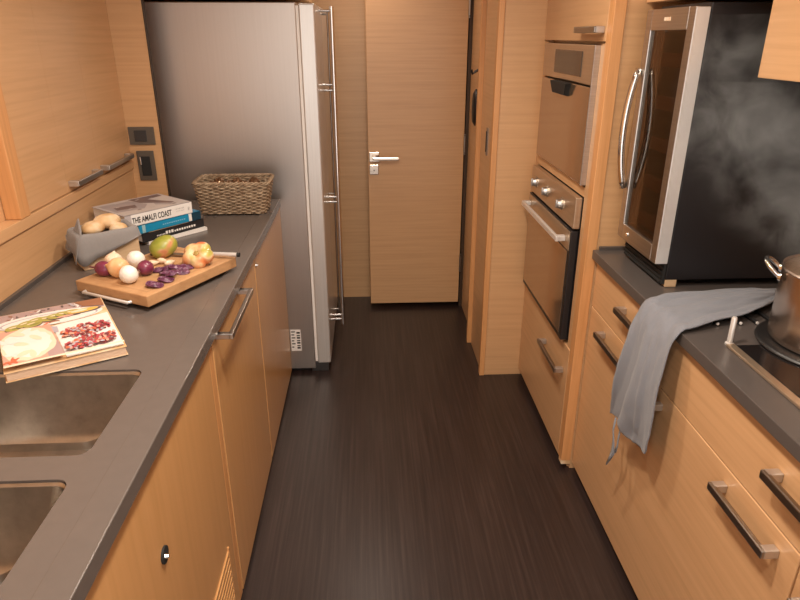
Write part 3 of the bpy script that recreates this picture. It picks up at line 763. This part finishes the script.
# knife
kn = thing('knife', b3(.31, .10, bz1), 'knife with steel handle lying behind the tomato on the board', 'knife')
K1 = Vector((-.385, 1.800, bz1 + .0125)); kd = Vector((-.985, .17, 0)).normalized(); kp = Vector((-kd.y, kd.x, 0))
m = MB(); m.tube([K1 + kd * .006, K1 + kd * .05, K1 + kd * .115], [.0062, .0062, .0054], seg=14); hd = m.build('handle', 'silver', kn, auto=50)
m = MB(); m.cyl(K1 - kd * .001, K1 + kd * .007, .0066, seg=14); m.build('end_cap', 'rubber', hd)
m = MB(); B0 = K1 + kd * .113 + Vector((0, 0, -.006))
pr = [(0, -.008), (0, .010), (.075, .010), (.105, .003), (.110, -.006), (.09, -.008)]
m.rings([[B0 + kd * a + kp * b for a, b in pr], [B0 + kd * a + kp * b + Vector((0, 0, .0016)) for a, b in pr]]); m.build('blade', 'steel', kn)

# ------------------------------------------------------------------ bread crate with grey liner
th = math.radians(37); CU = Vector((math.cos(th), math.sin(th), 0)); CV = Vector((-math.sin(th), math.cos(th), 0))
CA = Vector((-.858, 1.842, 0)); CW, CD, CH = .170, .110, .098
c3 = lambda a, b, z: CA + CU * a + CV * b + Vector((0, 0, ZL + .0006 + z))
cr_ = thing('bread_crate', c3(CW / 2, CD / 2, 0), 'small pale wooden crate lined with grey cloth, against the left wall', 'crate')
m = MB(); t = .009
m.obox(c3(0, 0, 0), CU * CW, CV * t, Vector((0, 0, CH)), bev=.001); m.build('long_side', 'pine', cr_)
m = MB(); m.obox(c3(0, CD - t, 0), CU * CW, CV * t, Vector((0, 0, CH)), bev=.001)
m.build('long_side', 'pine', cr_)
m = MB(); m.obox(c3(0, t, 0), CU * t, CV * (CD - 2 * t), Vector((0, 0, CH)), bev=.001); m.build('end_side', 'pine', cr_)
m = MB(); m.obox(c3(CW - t, t, 0), CU * t, CV * (CD - 2 * t), Vector((0, 0, CH)), bev=.001)
m.build('end_side', 'dkgrey', cr_)['label'] = 'end panel with its shade put into the colour'  # dark grey colour stands in for the shadow on this end
m = MB(); m.obox(c3(t, t, 0), CU * (CW - 2 * t), CV * (CD - 2 * t), Vector((0, 0, .008))); m.build('base', 'pine', cr_)
m = MB(); P = []
for i in range(13):
    q = PI * i / 12; P.append(c3(CW + .001 + .022 * math.sin(q), .045 + .040 * (i / 12), .050 + .018 * math.sin(q)))
m.tube(P, .0035, seg=8); m.build('rope_handle', 'pine', cr_, smooth=True)
# liner: runs inside, over the rims, and hangs outside the front and the left end
def liner():
    m = MB()
    NB = 44; loops = []
    # outline sampled around the crate rim
    def ring(off, z, wob, hem=False):
        pts = []
        base = rrect(-off, CW + off, -off, CD + off, max(.004, .012 + off * .6), 0, 4)
        # resample
        n = len(base); seg = [(base[(i + 1) % n] - base[i]).length for i in range(n)]; tot = sum(seg)
        for k in range(NB * 2):
            d = tot * k / (NB * 2); i = 0
            while d > seg[i] and i < n - 1: d -= seg[i]; i += 1
            p = base[i].lerp(base[(i + 1) % n], d / max(seg[i], 1e-9))
            nz = noise.noise(Vector((p.x * 30, p.y * 30, z * 20)))
            dz = 0
            if hem:
                front = max(0, 1 - max(0, p.y + off) / .03); left = max(0, 1 - (p.x + off) / .05)
                right = max(0, (p.x - CW + .03) / .03)
                back = max(0, (p.y - CD * .6) / (CD * .4))
                dz = -.046 * front * (1 - 1.2 * p.x / CW) - .012 * left + .002 * right + .030 * back * left
            oo = nz * wob
            q = c3(p.x + (p.x - CW / 2) * oo * 4, p.y + (p.y - CD / 2) * oo * 4, z + dz + nz * wob)
            q.x = max(q.x, XL + .013)
            if hem is False and z > CH: q.z += .006 * noise.noise(Vector((p.x * 22, p.y * 22, 3)))
            pts.append(q)
        return pts
    L = [ring(-.030, .030, .003), ring(-.014, .060, .002), ring(-.011, CH, .001), ring(-.008, CH + .006, .001), ring(.000, CH + .010, .001), ring(.005, CH + .004, .001), ring(.008, CH - .010, .002),
         ring(.010, CH - .022, .003, 'h' if False else False), ring(.013, CH - .030, .003, True)]
    m.rings(L, cap0=True, cap1=False)
    # raised folded corner at the back left, leaning on the wall
    K = [c3(-.01, CD * .4, CH), c3(.01, CD + .004, CH + .004), c3(.045, CD + .006, CH + .006), c3(.028, CD - .01, CH + .040), c3(.005, CD * .8, CH + .034)]
    o = m.build('cloth_liner', 'cloth', cr_, smooth=True)
    sd = o.modifiers.new('smooth', 'SUBSURF'); sd.levels = 1; sd.render_levels = 1
    so = o.modifiers.new('thickness', 'SOLIDIFY'); so.thickness = .002; so.offset = 1
    m = MB(); G = []
    for j in range(9):
        r_ = []
        for i in range(9):
            u, v_ = i / 8, j / 8
            p = c3(-.022 + .030 * u + .012 * math.sin(v_ * 3), -.005 + .105 * v_, CH + .012 + .040 * u * math.sin(PI * min(1, v_ * 1.2)) * (.5 + v_) - .085 * (1 - u) ** 1.5 * (1 - .3 * v_))
            p += Vector((.004, .002, .004)) * noise.noise(Vector((u * 4, v_ * 5, 2)))
            p.x = max(p.x, XL + .004)
            r_.append(m.bm.verts.new(p))
        G.append(r_)
    for j in range(8):
        for i in range(8): m.bm.faces.new((G[j][i], G[j][i + 1], G[j + 1][i + 1], G[j + 1][i]))
    f = m.build('liner_flap', 'cloth', cr_, smooth=True)
    so = f.modifiers.new('thickness', 'SOLIDIFY'); so.thickness = .002
liner()
def roll(a, b, z, lx, ly, lz, rz, label):
    c = c3(a, b, z); m = MB(); rot = Matrix.Rotation(rz, 3, 'Z')
    prof = [(math.cos(q), math.sin(q)) for q in [-PI / 2 + PI * i / 14 for i in range(15)]]
    def fn(p, an):
        s = 1 + .05 * noise.noise(Vector((p.x * 2 + a * 50, p.y * 2, p.z * 2)))
        k = abs(p.z) ** .9 * (1 if p.z > 0 else -1)
        cut = -.10 * math.exp(-((p.y * .9 + .1) / .12) ** 2) * max(0, p.z)
        return rot @ Vector((p.x * lx * s, p.y * ly * s, (k + cut) * lz))
    m.lathe(prof, seg=36, c=c, fn=fn, cap0=False, cap1=False)
    tag(m.build('bread_roll', 'bread', smooth=True), label, 'bread roll', 'bread rolls in the crate')
roll(.058, .053, CH + .013, .040, .029, .021, 1.2, 'smooth bread roll on the left in the lined crate')
roll(.106, .072, CH + .022, .042, .030, .023, .75, 'floured bread roll behind and right of the smooth one')
roll(.128, .042, CH - .002, .028, .022, .022, .2, 'bread roll mostly hidden low on the right in the crate')

# ------------------------------------------------------------------ stack of books
sp = math.radians(49.5); SU = Vector((math.cos(sp), math.sin(sp), 0)); SV = Vector((-math.sin(sp), math.cos(sp), 0))
S0 = Vector((-.770, 2.066, 0))
def lean(rot):
    return SU * math.cos(rot) + SV * math.sin(rot), SV * math.cos(rot) - SU * math.sin(rot)
def book(z, h, a0, w, dpt, colour, label, rot=0., off=0., hard=True):
    u, v_ = lean(rot); O = S0 + SU * a0 + SV * off + Vector((0, 0, z))
    r = thing('book', O + u * w / 2 + v_ * dpt / 2, label, 'book', 'books stacked beside the wicker basket')
    t = .0022 if hard else .0008
    m = MB(); m.obox(O, u * w, v_ * dpt, Vector((0, 0, t)), bev=.0004); m.obox(O + Vector((0, 0, h - t)), u * w, v_ * dpt, Vector((0, 0, t)), bev=.0004)
    m.obox(O + Vector((0, 0, 0)), u * w, v_ * (t * 1.2), Vector((0, 0, h)), bev=.0004)
    cv = m.build('cover', colour, r)
    m = MB(); m.obox(O + u * .003 + v_ * t * 1.2 + Vector((0, 0, t)), u * (w - .006), v_ * (dpt - .006), Vector((0, 0, h - 2 * t))); m.build('pages', 'paper', r)
    return r, cv, O, u, v_, h
def marks(cv, O, u, v_, items, mat, name='spine_marks'):
    m = MB()
    for a, z, w, h in items: m.obox(O + u * a - v_ * .0006 + Vector((0, 0, z)), u * w, v_ * .0007, Vector((0, 0, h)))
    return m.build(name, mat, cv)
bz = ZL + .0005
r, cv, O, u, v_, h = book(bz, .012, .035, .232, .17, 'paper', 'thin white book at the bottom of the stack', rot=-.02, off=-.005, hard=False)
bz += .0125
r, cv, O, u, v_, h = book(bz, .029, .015, .250, .175, 'ink', 'black-spined book with white lettering, second from the bottom', rot=.03, off=-.004)
it = []
x = .055
for wd, hh in ((.004, .004), (.004, .004), (.004, .004), (.003, .004), (.004, .004), (.004, .004), (.010, .010), (.008, .010), (.011, .010), (.006, .006), (.009, .007), (.008, .007), (.009, .007), (.008, .007), (.007, .007), (.009, .007), (.008, .007), (.009, .007)):
    it.append((x, .010, wd * .8, hh)); x += wd + .002
marks(cv, O, u, v_, it, 'paper')
m = MB(); m.obox(O + Vector((0, 0, h)) + u * .03 + v_ * .003, u * .16, v_ * .01, Vector((0, 0, .0002))); m.build('cover_print', 'board', cv)
bz += .0295
blue = plain('blue cover', (.008, .25, .46), rough=.3, coat=.3); teal = plain('dark teal cover', (.006, .045, .075), rough=.3, coat=.3)
r, cv, O, u, v_, h = book(bz, .029, .012, .246, .172, blue, 'bright blue book, third from the bottom of the stack', rot=.015, off=.004)
marks(cv, O, u, v_, [(.208, .001, .038, .027)], teal, 'spine_panel'); marks(cv, O, u, v_, [(.196, .001, .012, .027)], 'paper', 'spine_block')
marks(cv, O, u, v_, [(.012, .001, .012, .027)], plain('pale blue print', (.30, .5, .55), rough=.4), 'spine_end')
marks(cv, O, u, v_, [(.09 + i * .0085, .012, .0055, .0035) for i in range(11)], plain('light blue print', (.22, .48, .62), rough=.4))
bz += .0295
lav = plain('lavender cover', (.50, .46, .47), rough=.35, coat=.2)
r, cv, O, u, v_, h = book(bz, .040, -.030, .256, .205, lav, 'large pale book on top of the stack, reading THE AMALFI COAST', rot=.0, off=.006)
white = marks(cv, O, u, v_, [(.022, .0012, .232, .0375)], 'paper', 'spine_panel')
cu = bpy.data.curves.new('title', 'FONT'); cu.body = 'THE AMALFI COAST'; cu.size = .0275; cu.extrude = .0002; cu.space_character = 1.0; cu.offset = .00045
to = bpy.data.objects.new('title', cu); COL.objects.link(to); cu.materials.append(M['ink'])
rotm = Matrix((u, Vector((0, 0, 1)), -v_)).transposed().to_4x4()
tx = Matrix.Translation(O + u * .024 - v_ * .0014 + Vector((0, 0, .0095)))
sc = Matrix.Diagonal((.60, 1.0, 1., 1.))
bpy.context.view_layer.update()
tme = bpy.data.meshes.new_from_object(to.evaluated_get(bpy.context.evaluated_depsgraph_get()))
bpy.data.objects.remove(to); tme.transform(tx @ rotm @ sc); tme.materials.clear(); tme.materials.append(M['ink'])
to = bpy.data.objects.new('title', tme); COL.objects.link(to); adopt(to, cv)
marks(cv, O, u, v_, [(.186 + i * .0055, .0240, .0045, .003) for i in range(7)] + [(.190 + i * .0055, .0160, .0045, .0025) for i in range(6)], plain('grey print', (.25, .24, .26), rough=.5), 'spine_marks')
marks(cv, O, u, v_, [(.238, .013, .007, .012)], plain('grey print block', (.3, .28, .3), rough=.5), 'publisher_mark')
m = MB(); random.seed(4)
mats = [plain('print haze', (.36, .32, .33), rough=.4, coat=.2), plain('print rock', (.17, .12, .12), rough=.4, coat=.2), plain('print town', (.55, .50, .48), rough=.4, coat=.2)]
def cp(k, pts):
    m.mi = k; m.poly([O + u * (a * .256) + v_ * (b * .205) + Vector((0, 0, h + .0002 + .00003 * len(m.bm.faces))) for a, b in pts])
cp(2, [(.02, .02), (.98, .02), (.98, .98), (.02, .98)])
cp(0, [(.04, .30), (.40, .22), (.55, .45), (.48, .86), (.04, .9)]); cp(1, [(.10, .42), (.36, .36), (.42, .56), (.14, .62)])
cp(1, [(.52, .60), (.80, .20), (.86, .24), (.70, .74), (.96, .80), (.96, .95), (.50, .95)]); cp(0, [(.60, .30), (.74, .12), (.80, .16), (.64, .44)])
for i in range(14): a, b = random.uniform(.1, .9), random.uniform(.1, .9); cp(random.choice((0, 1, 2)), [(a, b), (a + .06, b + .01), (a + .05, b + .05), (a - .01, b + .03)])
m.build('cover_picture', mats, cv)

# ------------------------------------------------------------------ wicker basket
ZB = ZL + .0028
wb = thing('wicker_basket', (-.53, 2.545, ZB), 'rectangular woven wicker basket at the far end of the left worktop', 'basket')
BX0, BX1, BY0, BY1, BH = -.655, -.412, 2.468, 2.610, .125
def brect(f, z, n, wob, ph):
    x0, x1, y0, y1 = BX0 - f, BX1 + f, BY0 - f * .6, BY1 + f * .6
    base = rrect(x0, x1, y0, y1, .022, ZB + z, 5); N = len(base); seg = [(base[(i + 1) % N] - base[i]).length for i in range(N)]; tot = sum(seg); out = []
    for k in range(n):
        d = tot * k / n; i = 0
        while d > seg[i] and i < N - 1: d -= seg[i]; i += 1
        p = base[i].lerp(base[(i + 1) % N], d / seg[i]); t_ = (base[(i + 1) % N] - base[i]).normalized(); nn = Vector((t_.y, -t_.x, 0))
        out.append(p + nn * wob * math.sin(PI * k / 4 + ph) + Vector((0, 0, .0012 * noise.noise(Vector((k * .4, z * 90, 1))))))
    return out
m = MB(); NS = 4 * 40
for rI in range(17):
    z = .006 + rI * .0067
    m.tube(brect(.022 * z / BH, z, NS, .0036, PI * (rI % 2)), .0034 + .0005 * math.sin(rI * 2.1), seg=6, cyc=True)
m.build('woven_sides', 'wicker', wb, smooth=True)
m = MB(); A, B = brect(-.001, .0, 40, 0, 0), brect(.022, BH, 40, 0, 0)
for a, b in zip(A, B): m.tube([a + Vector((0, 0, .003)), a.lerp(b, .5), b], .0026, seg=6)
m.build('stakes', 'wicker', wb, smooth=True)
m = MB()
for k in range(3):
    ring = brect(.022, BH - .002, 120, 0, 0)
    P = []
    for i, p in enumerate(ring):
        q = 2 * PI * i / 8 + k * 2 * PI / 3
        c = Vector((-.53, 2.54, p.z)); o_ = (p - c).normalized(); P.append(p + o_ * .0048 * math.cos(q) + Vector((0, 0, .0048 * math.sin(q))))
    m.tube(P, .0036, seg=6, cyc=True)
m.build('braided_rim', 'wicker', wb, smooth=True)
m = MB(); m.box(BX0 + .004, BX1 - .004, BY0 + .004, BY1 - .004, ZB, ZB + .006, bev=.002); m.build('base', 'wicker', wb)
random.seed(11)
PK = [(-.615, 2.50, 'left front'), (-.555, 2.515, 'middle front'), (-.485, 2.505, 'right front'), (-.60, 2.57, 'left back'), (-.53, 2.575, 'middle back'), (-.46, 2.57, 'right back')]
for x, y, w_ in PK:
    m = MB(); rt_ = Matrix.Rotation(random.uniform(-.6, .6), 3, 'Z') @ Matrix.Rotation(random.uniform(-.3, .3), 3, 'X')
    prof = [(math.cos(q), math.sin(q)) for q in [-PI / 2 + PI * i / 8 for i in range(9)]]
    m.lathe(prof, seg=18, cap0=False, cap1=False, c=(x, y, ZB + .092), fn=lambda p, a: rt_ @ Vector((p.x * .027 * (1 + .15 * noise.noise(p * 3 + Vector((x * 40, 0, 0)))), p.y * .024, p.z * .034 * (1 + .2 * noise.noise(p * 4)))))
    m.mi = 0
    tag(m.build('wrapped_packet', 'foil', smooth=False), 'dark shiny packet inside the wicker basket, ' + w_, 'packet', 'packets in the wicker basket')

# ------------------------------------------------------------------ steam
def steam():
    m = MB()
    prof = [(1.13, 1.089), (1.625, 1.089), (1.625, 1.595), (1.506, 1.595), (1.506, 1.452), (1.13, 1.452)]
    m.rings([[(x, y, z) for y, z in prof] for x in (.70, 1.34)])
    o = m.build('steam_cloud', [], None)
    mt = bpy.data.materials.new('steam'); mt.use_nodes = True; nt = mt.node_tree
    for n in list(nt.nodes): nt.nodes.remove(n)
    N = nt.nodes.new; K = nt.links.new
    out = N('ShaderNodeOutputMaterial'); vs = N('ShaderNodeVolumeScatter'); vs.inputs['Color'].default_value = (.86, .83, .79, 1)
    tc = N('ShaderNodeTexCoord'); mp = N('ShaderNodeMapping'); mp.inputs['Rotation'].default_value = (.4, .5, 0); mp.inputs['Scale'].default_value = (1, 1, .8)
    n = N('ShaderNodeTexNoise'); n.inputs['Scale'].default_value = 9.; n.inputs['Detail'].default_value = 6; n.inputs['Roughness'].default_value = .66; n.inputs['Distortion'].default_value = .8
    K(tc.outputs['Object'], mp.inputs['Vector']); K(mp.outputs['Vector'], n.inputs['Vector'])
    mr = N('ShaderNodeMapRange'); mr.inputs['From Min'].default_value = .44; mr.inputs['From Max'].default_value = .75; mr.inputs['To Max'].default_value = STEAM
    K(n.outputs['Fac'], mr.inputs['Value'])
    fall = None
    for c, r_ in (((1.06, 1.26, 1.10), .20), ((1.07, 1.36, 1.20), .23), ((1.04, 1.48, 1.28), .26), ((.95, 1.54, 1.38), .24), ((.92, 1.56, 1.47), .19)):
        d = N('ShaderNodeVectorMath'); d.operation = 'DISTANCE'; d.inputs[1].default_value = c; K(tc.outputs['Object'], d.inputs[0])
        q = N('ShaderNodeMapRange'); q.interpolation_type = 'SMOOTHSTEP'; q.inputs['From Min'].default_value = r_; q.inputs['From Max'].default_value = r_ * .35; K(d.outputs['Value'], q.inputs['Value'])
        if fall is None: fall = q.outputs['Result']
        else:
            x = N('ShaderNodeMath'); x.operation = 'MAXIMUM'; K(fall, x.inputs[0]); K(q.outputs['Result'], x.inputs[1]); fall = x.outputs[0]
    x = N('ShaderNodeMath'); x.operation = 'MULTIPLY'; K(fall, x.inputs[0]); K(mr.outputs['Result'], x.inputs[1])
    K(x.outputs[0], vs.inputs['Density']); K(vs.outputs[0], out.inputs['Volume'])
    o.data.materials.append(mt); o['kind'] = 'stuff'
    tag(o, 'pale steam rising from the stockpot past the black cooler', 'steam')
STEAM = 7.
steam()

# ------------------------------------------------------------------ lights
def area(name, loc, size, power, col, rot=(0, 0, 0), spread=PI):
    l = bpy.data.lights.new(name, 'AREA'); l.shape = 'DISK' if not isinstance(size, tuple) else 'RECTANGLE'
    if isinstance(size, tuple): l.size, l.size_y = size
    else: l.size = size
    l.energy = power; l.color = col; l.spread = spread
    o = bpy.data.objects.new(name, l); COL.objects.link(o); o.location = loc; o.rotation_euler = rot; return o
WARM = (1., .86, .72)
CONE = math.radians(165)
area('downlight', (-.55, 1.30, 2.11), .10, 2.0, WARM, spread=CONE)
area('downlight', (.0, 1.0, 2.11), .12, 17, WARM, spread=CONE)
area('downlight', (.05, .25, 2.11), .12, 11, WARM, spread=CONE)
area('downlight', (.10, 1.80, 2.11), .12, 10, WARM, spread=CONE)
area('downlight', (-.05, 3.3, 2.11), .10, 3.2, WARM, spread=CONE)
# world light added as frontal fill through the end left open behind the camera
w = bpy.data.worlds.new('World'); S.world = w; w.use_nodes = True
w.node_tree.nodes['Background'].inputs['Color'].default_value = (1., .93, .87, 1); w.node_tree.nodes['Background'].inputs['Strength'].default_value = 1.85

# ------------------------------------------------------------------ camera
cd = bpy.data.cameras.new('camera'); cam = bpy.data.objects.new('camera', cd); COL.objects.link(cam)
cd.sensor_width = 36; cd.lens = 635 / 800 * 36; cd.clip_start = .02
cam.location = (0, 0, 1.55); cam.rotation_euler = (PI / 2 - .39505, 0, -.04965)
S.camera = cam
S.view_settings.view_transform = 'Standard'; S.view_settings.look = 'None'; S.view_settings.gamma = 1; S.view_settings.use_curve_mapping = False
S.view_settings.exposure = .08
